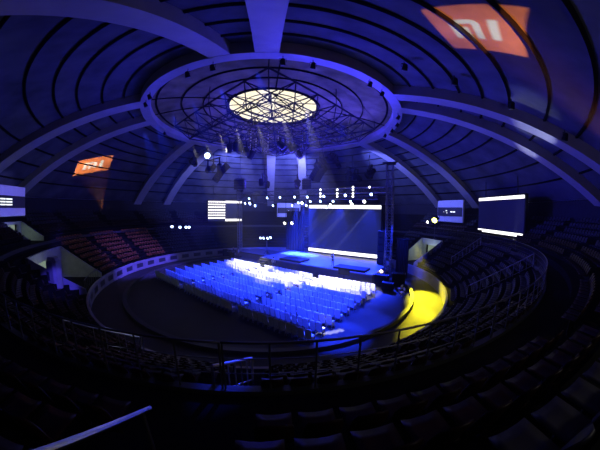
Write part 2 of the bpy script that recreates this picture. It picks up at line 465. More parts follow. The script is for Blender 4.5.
# trusses
def truss(name, label, L, w, parent_loc, rz, vertical=False, up=0.0):
    g = thing(name, label, 'truss', parent_loc, rz)
    ax = (lambda a, b, c: (b, c, a)) if vertical else (lambda a, b, c: (a, b, c))
    h = w / 2
    lo = 0 if vertical else -L / 2
    for b, c in ((-h, -h), (h, -h), (-h, h), (h, h)):
        mb = MB(); mb.tube([ax(lo, b, c), ax(lo + L, b, c)], .055, 6); mb.build('chord', M_alu, g)
    mb = MB(); n = int(L / (w * .95)); 
    for i in range(n):
        a0, a1 = lo + L * i / n, lo + L * (i + 1) / n
        for (b0, c0), (b1, c1) in (((-h, -h), (h, -h)), ((h, -h), (h, h)), ((h, h), (-h, h)), ((-h, h), (-h, -h))):
            if i % 2: mb.tube([ax(a0, b0, c0), ax(a1, b1, c1)], .028, 4)
            else: mb.tube([ax(a0, b1, c1), ax(a1, b0, c0)], .028, 4)
            mb.tube([ax(a0, b0, c0), ax(a0, b1, c1)], .025, 4)
    mb.build('lacing', M_alu, g)
    if vertical:
        mb = MB(); mb.box((0, 0, .06), (w * 2.2, w * 2.2, .12)); mb.build('base_plate', M_steel, g)
        mb = MB(); mb.box((0, 0, L), (w * 1.7, w * 1.7, .18)); mb.box((0, 0, L + .14), (w * 2.6, .16, .14)); mb.build('head_block', M_steel, g)
    return g
TZ = 11.45
truss('truss_tower', 'tall aluminium truss tower right of the large screen', 14.8, .75, W(11.7, 9.0), SRZ, True)
truss('truss_tower', 'aluminium truss tower beside the video wall with white rows', 12.2, .6, W(-16.0, 9.0), SRZ, True)
truss('lighting_truss', 'long front lighting truss spanning between the two truss towers', 27.0, .7, W(-2.15, 9.0, TZ), SRZ)
truss('lighting_truss', 'rear lighting truss hanging just above the large screen', 21.0, .5, W(-1.8, 13.2, 10.75), SRZ)
# side drapes / cabinet columns either side of the big screen
def drape(label, s, t, w, h, z0=1.28):
    g = thing('stage_drape', label, 'drape', W(s, t, z0), SRZ); mb = MB(); n = 24
    vs = []
    for side_ in (0, .05):
        for i in range(n + 1):
            x = -w / 2 + w * i / n; y = .1 * math.sin(i * 1.9) + side_
            vs += [(x, y, 0.02), (x, y, h)]
    o = 2 * (n + 1); fs = []
    for i in range(n):
        fs += [(2 * i, 2 * i + 2, 2 * i + 3, 2 * i + 1), (o + 2 * i, o + 2 * i + 1, o + 2 * i + 3, o + 2 * i + 2), (2 * i + 1, 2 * i + 3, o + 2 * i + 3, o + 2 * i + 1), (2 * i, o + 2 * i, o + 2 * i + 2, 2 * i + 2)]
    fs += [(0, 1, o + 1, o), (2 * n, o + 2 * n, o + 2 * n + 1, 2 * n + 1)]
    mb.add(vs, fs); mb.build('cloth', M_drape, g)
    mb = MB(); mb.tube([(-w / 2 - .1, .02, h), (w / 2 + .1, .02, h)], .05, 6); mb.build('pipe', M_steel, g)
drape('black drape closing the gap left of the large screen', -7.0, 14.4, 4.0, 7.2)
drape('narrow blue-lit drape right of the tall truss tower', 13.2, 10.6, 1.6, 5.2, .02)
def cab_stack(label, s, t, n, w=1.1, h=.95, z0=1.28):
    g = thing('speaker_stack', label, 'loudspeaker', W(s, t, z0), SRZ)
    for i in range(n):
        mb = MB(); mb.rbox((0, 0, h * (i + .5)), (w, .9, h - .03), .05); c = mb.build('cabinet', M_black, g)
        q = MB(); q.box((0, -.46, h * (i + .5)), (w * .86, .02, h * .8)); q.build('grille', M_steel, c)
cab_stack('black column of stacked loudspeakers beside the right end of the large screen', 9.9, 12.2, 5)

# line arrays: hung strings of cabinets
def array(label, p, rz, n, tilt, w=1.5, h=.42, dep=.8):
    g = thing('line_array', label, 'loudspeaker', p, rz)
    y = z = 0.0; ang = tilt[0]
    for i in range(n):
        ang = tilt[0] + (tilt[1] - tilt[0]) * i / max(n - 1, 1)
        M_ = Matrix.Rotation(ang, 3, 'X')
        c_ = (0, y, z - h / 2)
        mb = MB(); mb.rbox(c_, (w, dep, h - .02), .05, M_); cb = mb.build('cabinet', M_black, g)
        q = MB(); o_ = M_ @ Vector((0, -dep / 2 - .005, 0)); q.box((c_[0], c_[1] + o_.y, c_[2] + o_.z), (w * .9, .02, h * .8), M_); q.build('grille', M_steel, cb)
        y += math.sin(ang) * h; z -= math.cos(ang) * h
    mb = MB(); mb.box((0, 0, .08), (w * .9, .7, .08)); mb.tube([(-.4, 0, .1), (0, 0, .8), (.4, 0, .1)], .03, 5); mb.build('fly_bar', M_steel, g)
    mb = MB(); mb.tube([(0, 0, .8), (0, 0, zdome(12) + .9 - p[2])], .03, 5); mb.build('chain', M_steel, g)
array('long hanging loudspeaker array on the left of the stage, tilted away', (-7.4, 11.1, 16.0), R(-72), 8, (-.75, -.5), w=1.8, dep=1.1)
array('short hanging loudspeaker array tucked under the left array', (-5.2, 11.6, 13.7), R(-10), 4, (.1, .1), w=1.8, dep=1.0)
array('long hanging loudspeaker array over the right half of the large screen', (8.4, 11.0, 16.2), R(40), 7, (.8, .55), w=2.0, dep=1.1)
array('short hanging loudspeaker array below the right hanging array', (5.9, 11.5, 13.9), R(-18), 4, (.15, .05))

# ------------------------------------------------------------------ stage lamps
def lamp(label, loc, rz, lens, size=.2, group=None, tilt=R(-70), drop=.35, name='stage_light', head=M_black):
    g = thing(name, label, 'spotlight', loc, rz, group)
    M_ = Matrix.Rotation(tilt, 4, 'X')
    s_ = size
    b = MB(); b.lathe([(s_ * .5, s_ * 1.5), (s_ * .85, s_ * 1.2), (s_ * 1.0, .1 * s_), (s_ * 1.15, -.9 * s_), (s_ * 1.15, -1.1 * s_)], 12, M_)
    b.build('head', head, g)
    l = MB(); l.lathe([(s_ * 1.0, -1.12 * s_), (s_ * .85, -1.25 * s_), (s_ * .4, -1.33 * s_)], 12, M_); l.build('lens', lens, g)
    y = MB(); w = s_ * 1.35
    y.tube([(-w, 0, 0), (-w, 0, s_ * 1.5), (w, 0, s_ * 1.5), (w, 0, 0)], s_ * .13, 5); y.tube([(0, 0, s_ * 1.5), (0, 0, drop)], s_ * .16, 5)
    y.build('yoke', M_steel, g)
    return g
front = [(-13.22, 10.77), (-8.79, 10.80), (-5.99, 10.81), (-3.04, 10.79), (-.67, 10.74), (2.17, 10.79), (5.56, 10.88), (9.25, 10.96)]
for i, (s_, z) in enumerate(front):
    lamp('lit spotlight hanging under the front truss, %s from its left end' % ORD[i], W(s_, 9.0, z), SRZ, E_bluew, .19, 'lit spotlights under the front truss', drop=TZ - .35 - z)
rear = [(-11.0, 9.58, E_bluew), (-6.47, 9.62, E_bluew), (-5.18, 10.05, E_bluew), (-4.34, 10.04, E_bluew), (-3.51, 9.61, E_bluew), (-2.71, 10.28, E_bluew), (-.76, 10.27, E_bluew), (.38, 9.3, E_bluew), (1.1, 9.75, E_white), (1.58, 10.25, E_bluew), (4.56, 10.24, E_bluew), (4.82, 9.85, E_white), (6.83, 10.23, E_white)]
for i, (s_, z, e) in enumerate(rear):
    big = s_ in (6.83, 4.82, -4.34)
    lamp('lit spotlight under the rear truss above the large screen, %s from its left end' % ORD[i], W(s_, 13.0, z), SRZ, e, .27 if big else .2, 'lit spotlights under the rear truss', drop=10.5 - z)
for i, (s_, z, sz) in enumerate([(-14.28, 9.93, .2), (-12.94, 9.92, .28), (-11.65, 9.49, .22)]):
    lamp('blue-white spotlight in the cluster right of the white-row video wall, %s from the left' % ORD[i], W(s_, 9.0, z), SRZ, E_bluew, sz, 'spotlight cluster by the video wall', drop=TZ - .35 - z)
# vertical light battens on the front truss
for i, (s_, zs) in enumerate([(1.75, (11.67, 11.13, 10.70)), (4.44, (11.59, 11.07, 10.66)), (6.78, (11.87, 11.5, 11.03, 10.63)), (9.11, (11.81,))]):
    g = thing('light_batten', 'vertical batten of small white lamps on the front truss, %s from the left' % ORD[i], 'light batten', W(s_, 8.55, min(zs) - .2), SRZ, 'lamp battens on the front truss')
    b = MB(); hh = max(zs) - min(zs) + .4; b.box((0, .08, hh / 2), (.12, .1, hh)); b.build('bar', M_black, g)
    for z in zs:
        l = MB(); zz = z - min(zs) + .2; l.lathe([(.15, 0), (.13, .06), (.06, .09)], 10, Matrix.Translation((0, .02, zz)) @ Matrix.Rotation(R(90), 4, 'X')); l.build('lamp', E_white, g)
# two warm lamps at the back
for i, (s_, z) in enumerate([(-5.38, 6.64), (-3.91, 6.70)]):
    lamp(['left', 'right'][i] + ' one of the pair of warm lamps below the unlit far scoreboard', W(s_, 9.6, z), SRZ, E_warm, .24, 'pair of warm lamps', drop=4.0)
# T-stand with four lamps
g = thing('lighting_stand', 'upright lighting stand with crossbar on the wing platform', 'lighting stand', W(-8.97, 9.0, 1.09), SRZ)
b = MB(); b.tube([(0, 0, 0), (0, 0, 3.0)], .07, 8); b.build('pole', M_alu, g)
b = MB(); b.tube([(-1.4, 0, 3.0), (1.4, 0, 3.0)], .05, 6); b.build('crossbar', M_alu, g)
for k_ in range(3):
    b = MB(); a = k_ * 2 * PI / 3; b.tube([(0, 0, .7), (.6 * math.cos(a), .6 * math.sin(a), .03)], .03, 5); b.build('leg', M_steel, g)
for i, (s_, z) in enumerate([(-10.13, 4.03), (-9.41, 4.06), (-8.48, 4.1), (-7.8, 4.3)]):
    lamp('blue-white lamp on the lighting stand crossbar, %s from the left' % ORD[i], W(s_, 8.85, z - .12), SRZ, E_bluew, .2, 'lamps on the lighting stand', drop=.2)
# bar of blue lamps by the left stands
g = thing('light_bar', 'truss bar carrying four blue lamps in front of the dark left stands', 'light bar', (-17.2, 16.7, 5.75), R(42))
b = MB(); b.tube([(-2.4, 0, .2), (2.4, 0, .2)], .07, 6); b.build('bar', M_steel, g)
for x in (-2.2, 2.2): b = MB(); b.tube([(x, 0, .2), (x, 0, -3.4)], .06, 6); b.build('post', M_steel, g)
for i, (x, y, z) in enumerate([(-18.4, 15.41, 5.65), (-17.29, 16.65, 5.45), (-16.39, 17.53, 5.4), (-15.92, 17.96, 5.38)]):
    lamp('blue lamp on the bar before the dark left stands, %s from the left' % ORD[i], (x, y, z), R(20), E_bluew, .24, 'blue lamps on the bar', drop=.3)
lamp('small pink-white lamp at the foot of the tall truss tower', W(11.2, 8.3, 1.3), SRZ, E_pink, .22, drop=.3, name='floor_light')
# lamp on the light pole at the right stands
g = thing('light_pole', 'pole with outreach arm holding a yellow lamp over the right vomitory', 'light pole', (25.06, 3.24, 4.7))
b = MB(); b.tube([(0, 0, 0), (0, 0, 3.05)], .06, 8); b.build('pole', M_rail, g)
b = MB(); b.lathe([(.3, 0), (.3, .06), (.1, .1)], 12); b.build('base', M_rail, g)
lamp('glowing yellow round lamp on the pole at the right stands', (25.0, 3.1, 7.75), R(-60), E_yellow, .42, drop=.25, name='flood_light')
lamp('small white lamp next to the yellow lamp', (24.3, 4.1, 7.35), R(-60), E_warm, .2, drop=.2, name='flood_light')

# floods hanging under the ring and along a rib
rf = [(-6.39, -12.95), (-4.33, -13.76), (-10.97, -9.6), (-12.14, -8.02), (-14.12, 1.43), (.51, -14.63), (2.57, -14.42), (7.32, -12.79), (8.92, -11.5), (12.77, -7.07), (13.82, -4.86), (14.26, -2.74), (14.34, -.61)]
rf.sort(key=lambda p: math.atan2(p[0], -p[1]))
for i, (x, y) in enumerate(rf):
    lamp('small dark unlit flood lamp under the white ceiling ring, %s clockwise from its left end' % ORD[i], (x, y, RING_Z - .45), math.atan2(y, x) + PI / 2, M_panel, .17, 'unlit flood lamps under the ceiling ring', tilt=R(30), drop=.5, name='flood_light')
for i, (x, y) in enumerate([(8.3, -16.4), (11.3, -17.6), (14.6, -19.2), (17.6, -21.0)]):
    r_ = math.hypot(x, y)
    lamp('small dark lamp on the dome above the right ribs, %s outward from the ceiling ring' % ORD[i], (x, y, zdome(r_) + .25), 0, M_panel, .18, 'dark lamps above the right ribs', tilt=R(20), drop=.5, name='flood_light')

# dark hanging light clusters below the space frame
def cluster(label, p, n, seed):
    rnd = random.Random(seed)
    g = thing('light_cluster', label, 'light cluster', p, rnd.uniform(0, 3))
    b = MB(); b.tube([(-1.1, 0, 0), (1.1, 0, 0)], .06, 5); b.build('bar', M_steel, g)
    b = MB(); b.tube([(0, 0, 0), (0, 0, max(.5, (17.2 - p[2]) / 1.55))], .03, 5); b.build('hoist_chain', M_steel, g)
    g.scale = (1.55,) * 3
    for i in range(n):
        x = -1 + 2 * i / max(n - 1, 1); z = -.45 - rnd.random() * .5
        M_ = Matrix.Translation((x, rnd.uniform(-.1, .1), z)) @ Matrix.Rotation(rnd.uniform(-.9, .9), 4, 'X') @ Matrix.Rotation(rnd.uniform(-.5, .5), 4, 'Y')
        b = MB(); b.lathe([(.14, .3), (.22, .22), (.25, -.1), (.2, -.38), (.2, -.4)], 10, M_); h = b.build('moving_head', M_black, g)
        y = MB(); y.tube([(x, 0, 0), (x, 0, z + .25)], .06, 5); y.build('yoke', M_black, h)
cl = [((-3.6, -1.2, 16.7), 5, 'dark cluster of moving heads under the left lower edge of the skylight'),
      ((2.1, -1.1, 16.85), 5, 'dark cluster of moving heads under the right lower edge of the skylight'),
      ((-11.4, 6.2, 16.9), 4, 'dark cluster of moving heads below the ring at the far left of the rig'),
      ((-8.7, 7.2, 16.2), 3, 'dark cluster of moving heads just right of the far left cluster'),
      ((9.4, 6.8, 17.4), 4, 'dark cluster of moving heads between right array and ring'),
      ((12.1, 6.0, 15.2), 4, 'dark cluster of moving heads left of the tall tower top'),
      ((14.5, 5.1, 15.4), 4, 'dark cluster of moving heads directly above the tall truss tower'),
      ((7.3, 7.3, 17.0), 3, 'dark cluster of moving heads above the right hanging array'),
      ((-1.0, 8.0, 13.9), 2, 'pair of moving heads hanging between the two speaker arrays, left'),
      ((4.0, 7.8, 13.9), 3, 'moving heads hanging above the short right array')]
for i, (p, n_, l) in enumerate(cl): cluster(l, p, n_, i + 3)
lamp('bright blue-white lamp hanging below the left side of the ceiling ring', (-9.6, 6.7, 16.7), R(20), E_bluew, .42, drop=1.2)
# hoist chains catching light under the skylight
for i, x in enumerate((-5.0, -3.2, -2.4, -.6, .9, 4.6)):
    g = thing('chain_hoist', 'thin pale hoist chain hanging below the skylight, %s from the left' % ORD[i], 'chain hoist', (x, 7.2, 17.3), 0, 'pale hoist chains')
    b = MB(); b.tube([(0, 0, .3), (0, 0, 3.0 + .3 * (i % 3))], .05, 5); b.build('chain', M_chrome, g)
    b = MB(); b.rbox((0, 0, .1), (.22, .22, .42), .05); b.build('motor', M_steel, g)

# ================================================================== FLOOR CHAIRS
def make_chair():
    g = thing('audience_chair', 'x', 'chair')
    s_ = MB(); s_.rbox((0, 0, 0), (.48, .12, .46), .04, Matrix.Rotation(R(90), 3, 'X')); s_.v = [(x, y, z + .47) for x, y, z in s_.v]
    for x in (-.2, .2): s_.rbox((x, .02, .28), (.03, .4, .32), .01)
    s_.build('seat', M_chair, g)
    b = MB(); b.rbox((0, -.26, .70), (.50, .08, .82), .10, Matrix.Rotation(R(7), 3, 'X')); b.build('backrest', M_chair, g)
    f = MB()
    for x in (-.22, .22):
        f.tube([(x, .2, .40), (x, .23, 0)], .016, 5); f.tube([(x * 1.12, -.33, 1.08), (x * 1.1, -.21, .42), (x, -.25, 0)], .018, 5); f.tube([(x, .2, .4), (x, -.21, .4)], .014, 5)
    f.build('frame', M_chairframe, g)
    return g
blocks = [('left', -10.45, 12, .535), ('middle', -3.25, 15, .53), ('right', 5.55, 13, .535)]
spots = []
for bi, (bn, s0, n_, dx) in enumerate(blocks):
    for r_ in range(10):
        t_ = -9.5 + 1.38 * r_
        for k in range(n_):
            s_ = s0 + dx * k
            if bn == 'left' and r_ == 0: s_ -= .3
            p = W(s_ + random.uniform(-.025, .025), t_ + random.uniform(-.04, .04))
            spots.append((math.hypot(p[0], p[1] + 30), p, bn, r_, k, n_))
spots.sort(key=lambda q: q[0])
proto = make_chair(); note_kids()
DONE_CHAIRS = 300
for i, (dist, p, bn, r_, k, n_) in enumerate(spots[:DONE_CHAIRS]):
    o = proto if i == 0 else copy_tree(proto)
    o.location = p; o.rotation_euler = (0, 0, SRZ + random.uniform(-.04, .04))
    o['label'] = 'pale cloth chair, %s from the left end, %s row from the back, %s seat block' % (ORD[k], ORD[r_], bn)
    o['group'] = 'audience chairs on the arena floor'
ch = [c for c in COL.objects if c.parent == proto]
rest = MB()
for (dist, p, bn, r_, k, n_) in spots[DONE_CHAIRS:]:
    c_, s_ = math.cos(SRZ), math.sin(SRZ)
    for c in ch:
        mi = 1 if c.name.startswith('frame') else 0
        rest.add([(v.co.x * c_ - v.co.y * s_ + p[0], v.co.x * s_ + v.co.y * c_ + p[1], v.co.z) for v in c.data.vertices], [tuple(q.vertices) for q in c.data.polygons], mi)
tag(rest.build('audience_chairs', [M_chair, M_chairframe]), 'white-lit chairs in the front rows nearest the stage', 'chair', None, 'stuff')

# ================================================================== STADIUM SEATS
def seat_parts():
    pan = MB()
    pan.add(*grid_shell(lambda u, v: (.22 * u, .02 + .2 * v, .43 + .03 * u * u + .02 * v), .03))
    back = MB()
    back.add(*grid_shell(lambda u, v: (.215 * u * (1 - .12 * max(v, 0) ** 2), -.2 - .06 * (v + 1) + .05 * u * u, .46 + .19 * (v + 1) - .05 * max(v, 0) * u * u), .03))
    leg = MB(); leg.rbox((0, -.02, .21), (.30, .06, .42), .06)
    return pan, back, leg
def grid_shell(f, th, n=5):
    vs = []; fs = []
    for side_ in (0, 1):
        for i in range(n):
            for j in range(n):
                u, v = -1 + 2 * i / (n - 1), -1 + 2 * j / (n - 1)
                x, y, z = f(u, v)
                vs.append((x, y - (th if side_ and False else 0), z) if not side_ else (x, y - th * .7, z - th * .7))
    q = n * n
    for i in range(n - 1):
        for j in range(n - 1):
            a = i * n + j
            fs += [(a, a + n, a + n + 1, a + 1), (q + a, q + a + 1, q + a + n + 1, q + a + n)]
    edge = [i * n for i in range(n)] + [(n - 1) * n + j for j in range(1, n)] + [i * n + n - 1 for i in range(n - 2, -1, -1)] + [j for j in range(n - 2, 0, -1)]
    for a, b in zip(edge, edge[1:] + edge[:1]): fs.append((a, b, b + q, a + q))
    return vs, fs
pan, back, leg = seat_parts()
AISLES = [-92 + 15 * k for k in range(24)]
def near_aisle(a, r):
    for q in AISLES:
        d_ = abs((a - q + 180) % 360 - 180)
        if R(d_) * r < .75: return True
    return False
seats = []
for tier, n_, r0, zf, cuts in (('lower', LOW_N, 19.6, low_z, CUTS_LOW), ('upper', 6, 27.2, up_z, CUTS_UP)):
    for k in range(n_):
        r_ = r0 + k * DR + .5
        cnt = int(2 * PI * r_ / .53)
        for q in range(cnt):
            a = -180 + 360 * q / cnt
            if near_aisle(a, r_): continue
            if tier == 'lower' and in_cut(a, [(c0 - 1, c1 + 1) for c0, c1 in cuts]): continue
            if tier == 'upper' and in_cut(a, [(c0 - 1.5, c1 + 1.5) for c0, c1 in cuts]): continue
            if tier == 'upper' and -24 < a < -1 and k < 5: continue
            if 22 < a < 118: continue                      # closed off behind the stage
            if tier == 'lower' and a > -150 and a < -140: continue
            p = pol(r_, a, zf(k))
            dc = math.hypot(p[0], p[1] + 30)
            if dc < 1.5: continue
            X, Y, dist = project((p[0], p[1], p[2] + .6))
            vis = -30 < X < 630 and -30 < Y < 480 and (VM @ (Vector(p) - Vector((0, -30, EYE)))).y > -.3
            if not vis: continue
            if tier == 'lower': c_ = M_orange if 150 < a < 181 or a < -165 else (M_navy if a > 90 else M_grey if a > -60 else M_maroon)
            else: c_ = M_maroon if k < 2 else M_grey
            seats.append((dist, p, a, tier, k, q, c_))
seats.sort(key=lambda s_: s_[0])
def make_seat(material):
    g = thing('stadium_seat', 'x', 'stadium seat')
    pan.build('seat', material, g, smooth=True); back.build('backrest', material, g, smooth=True); leg.build('bracket', M_steel, g)
    return g
protos = {}
CN = {M_orange.name: 'orange', M_navy.name: 'navy', M_grey.name: 'grey', M_maroon.name: 'maroon'}
used = set(); idx = {}
def aisle_of(a):
    best = min(AISLES, key=lambda q: abs((a - q + 180) % 360 - 180)); return best
for (dist, p, a, tier, k, q, c_) in seats[:300]:
    if c_.name not in protos:
        protos[c_.name] = make_seat(c_); note_kids(); o = protos[c_.name]
    else: o = copy_tree(protos[c_.name])
    o.location = p; o.rotation_euler = (0, 0, R(a) + PI / 2)
    d_ = (a + 92 + 180) % 360 - 180
    same = [x for x in seats if x[3] == tier and x[4] == k]
    rank = sum(1 for x in same if 0 < ((x[2] + 92 + 180) % 360 - 180) * (1 if d_ > 0 else -1) <= abs(d_) + 1e-6)
    where = '%s %s of the near handrail' % (ORD[min(rank, len(ORD)) - 1], 'right' if d_ > 0 else 'left')
    row = ('%s row inside the railing' % ORD[LOW_N - 1 - k]) if tier == 'lower' else ('%s row behind the railing' % ORD[k])
    o['label'] = '%s plastic seat, %s, %s' % (CN[c_.name], row, where)
    o['group'] = 'plastic stadium seats of the near stands'
mats_ = [M_orange, M_navy, M_grey, M_maroon]
st = MB()
for (dist, p, a, tier, k, q, c_) in seats[300:]:
    mi = mats_.index(c_); t_ = R(a) + PI / 2; cc, ss = math.cos(t_), math.sin(t_)
    for part in (pan, back):
        o_ = len(st.v)
        st.v += [(x * cc - y * ss + p[0], x * ss + y * cc + p[1], z + p[2]) for x, y, z in part.v]
        st.f += [tuple(i + o_ for i in f) for f in part.f]; st.m += [mi] * len(part.f)
tag(st.build('stadium_seats', mats_, smooth=True), 'rows of plastic seats filling the dark stands around the arena', 'stadium seat', None, 'stuff')

# ================================================================== RAILINGS
names = {}
def compass(a):
    return a
sect = [(-92 - 15 * k - 15, -92 - 15 * k) for k in range(2)] + [(-92 + 15 * k, -92 + 15 * k + 15) for k in range(6)] + [(-2 + 15 * k, 13 + 15 * k) for k in range(1)]
RL = ['curved railing section along the walkway, second to the left of the near stair guard', 'curved railing section along the walkway, just left of the near stair guard',
      'curved railing section along the walkway, just right of the near stair guard', 'curved railing section along the walkway, second right of the near stair guard',
      'curved railing section along the walkway bending away at the right end of the near side', 'curved railing section between the sloping stair rail and the sharp right bend',
      'curved railing section along the walkway below the hanging right video wall', 'curved railing section along the walkway left of the hanging right video wall', 'far railing section along the walkway under the right scoreboard']
sect = [sect[1], sect[0]] + sect[2:]
for (a0, a1), l in zip(sect, RL):
    am = (a0 + a1) / 2
    g = thing('walkway_railing', l, 'railing', pol(26, am, 5.28), 0, 'railing sections round the walkway')
    ox, oy, oz = g.location
    def pp(a, z): q = pol(26, a, 0); return (q[0] - ox, q[1] - oy, z)
    aa = np.linspace(a0 + .02, a1 - .02, 14)
    b = MB(); b.tube([pp(a, 1.03) for a in aa], .024, 8); b.build('top_rail', M_rail, g, smooth=True)
    for z in (.38, .7):
        b = MB(); b.tube([pp(a, z) for a in aa], .011, 5); b.build('mid_rail', M_rail, g)
    far = am > -60
    n_ = 8 if not far else 22
    for i in range(n_ + 1):
        a = a0 + .06 + (a1 - a0 - .12) * i / n_
        b = MB(); b.tube([pp(a, 0), pp(a, 1.03)], .022 if not far else .02, 6); b.build('post', M_rail, g)

def radial_rail(name, label, a, r0, r1, zf, h=.95, bal=.45, a_out=None, material=M_rail):
    a_in, a = a, (a if a_out is None else a_out)
    g = thing(name, label, 'handrail', pol(r1, a, zf(r1)))
    o_ = g.location
    def q(r, z): p = pol(r, a_in + (a - a_in) * (r - r0) / (r1 - r0), 0); return (p[0] - o_.x, p[1] - o_.y, zf(r) + z - o_.z)
    b = MB(); b.tube([q(r0, h), q(r1, h)], .035, 8); b.build('top_rail', material, g)
    b = MB(); b.tube([q(r0, .12), q(r1, .12)], .018, 5); b.build('bottom_rail', material, g)
    n_ = max(1, int((r1 - r0) / bal))
    for i in range(n_ + 1):
        r = r0 + (r1 - r0) * i / n_
        b = MB(); b.tube([q(r, 0), q(r, h)], .028 if i in (0, n_) else .016, 6); b.build('post' if i in (0, n_) else 'baluster', material, g)
    return g
lz = lambda r: 1.2 + (r - 19.6) * .625
uz = lambda r: 5.2 + (r - 27.2) * .5625 + .3
M_railL = mat('pale_rail_paint', (.34, .34, .40), .4, .2)
radial_rail('stair_rail', 'sloping stair rail running down from the right bend of the walkway railing', -45.5, 21.2, 25.8, lz, material=M_railL)
radial_rail('stair_rail', 'sloping stair rail with close balusters below the right scoreboard', -15.2, 21.8, 25.6, lz, material=M_railL)
radial_rail('stair_guard', 'short blue-lit stair guard panel inside the near walkway railing', -91.15, 24.5, 25.88, lambda r: 4.27 + (r - 24.5) * .5, h=.76, bal=.2, a_out=-92.5, material=M_railL)
radial_rail('stair_rail', 'thin steel stair rail descending the dark near-left stands', -105.4, 21.4, 24.6, lz, bal=1.0, material=M_chrome)
radial_rail('stair_rail', 'short steel stair rail at the foot of the dark left stands', -108.5, 20.2, 22.2, lz, bal=.9, material=M_chrome)
# handrail close to the camera, bottom left
g = thing('handrail', 'blue-lit flat handrail of the near stair at the bottom left corner', 'handrail', (-1.2, -28.0, 5.65))
o_ = g.location
def hz(y): return 6.66 + (-28.03 - y) * .64
b = MB(); b.tube([(-1.24 - o_.x, -28.03 - o_.y, hz(-28.03) - o_.z), (-1.10 - o_.x, -29.75 - o_.y, hz(-29.75) - o_.z)], .026, 8); b.build('rail', M_chrome, g)
for y in (-28.2, -29.3):
    zb = 5.2 + .45 * (math.floor((abs(y) - 27.2) / .8) + 1)
    b = MB(); b.tube([(-1.22 - o_.x, y - o_.y, hz(y) - .02 - o_.z), (-1.22 - o_.x, y - o_.y, zb - o_.z)], .02, 6); b.build('post', M_rail, g)
# rail across the front of the left vomitory
g = thing('vomitory_rail', 'dark rail across the mouth of the left vomitory', 'railing', pol(20.0, -157, 1.2))
o_ = g.location
b = MB(); pts = [pol(20.0, a, 2.25) for a in np.linspace(-164.5, -150, 10)]; b.tube([(x - o_.x, y - o_.y, z - o_.z) for x, y, z in pts], .04, 6); b.build('top_rail', M_rail, g)
for a in np.linspace(-164.5, -150, 8):
    b = MB(); x, y, z = pol(20.0, a, 1.2); b.tube([(x - o_.x, y - o_.y, 0), (x - o_.x, y - o_.y, 1.05)], .025, 6); b.build('post', M_rail, g)

# ================================================================== EQUIPMENT ON THE FLOOR
def case(label, p, rz, d, lid=True):
    g = thing('flight_case', label, 'flight case', p, rz)
    b = MB(); b.rbox((0, 0, .12 + d[2] / 2), d, .03); b.build('body', M_black, g)
    for x in (-1, 1):
        for z in (0, 1):
            e = MB(); e.box((x * d[0] / 2, 0, .12 + z * d[2]), (.05, d[1] + .02, .05)); e.build('edge_profile', M_alu, g)
    for x in (-1, 1):
        for y in (-1, 1):
            w_ = MB(); w_.lathe([(.02, -.03), (.06, -.03), (.06, .03), (.02, .03)], 10, Matrix.Translation((x * (d[0] / 2 - .12), y * (d[1] / 2 - .12), .06)) @ Matrix.Rotation(R(90), 4, 'Y')); w_.build('caster', M_steel, g)
case('tall black road case beside the foot of the tall truss tower', W(12.0, 5.7), SRZ, (1.6, .9, 1.3))
case('black road case stacked end of the right seat block', W(13.8, 6.6), SRZ + .2, (1.5, .9, 1.5))
case('low black road case in front of the truss tower cases', W(13.1, 4.5), SRZ, (1.2, .8, .8))
case('black road case left of the wing platform', W(-17.0, 6.6), SRZ, (1.4, .8, 1.2))
case('second black road case behind the left front chairs', W(-15.3, 6.2), SRZ + .3, (1.2, .8, 1.0))
def monitor(label, s_, t_):
    g = thing('floor_monitor', label, 'monitor', W(s_, t_, 0), SRZ)
    b = MB(); b.rbox((0, 0, 1.45), (1.5, .1, .85), .04); b.build('screen', M_black, g)
    b = MB(); b.tube([(0, .05, 1.1), (0, .05, .04)], .04, 6); b.build('stand', M_steel, g)
    b = MB(); b.box((0, .05, .02), (.7, .5, .04)); b.build('base', M_steel, g)
monitor('dark flat monitor on a stand in front of the white-lit chairs, facing the stage', 7.6, 4.6)
for i, (s_, t_) in enumerate([(12.9, 3.6), (13.4, 2.4)]):
    g = thing('folding_chair', ['white folding chair beside the black road cases', 'white folding chair nearer the yellow-lit path'][i], 'chair', W(s_ + 1.6, t_ + .9), SRZ + 1.2 + i)
    b = MB(); b.rbox((0, 0, .46), (.44, .42, .05), .02); b.build('seat', M_board, g)
    b = MB(); b.rbox((0, -.22, .78), (.44, .04, .28), .04); b.build('backrest', M_board, g)
    for x in (-.2, .2):
        b = MB(); b.tube([(x, -.22, .92), (x, -.2, .46), (x, .2, 0)], .016, 5); b.build('leg', M_chrome, g)
        b = MB(); b.tube([(x, .2, .46), (x, -.22, 0)], .016, 5); b.build('leg', M_chrome, g)

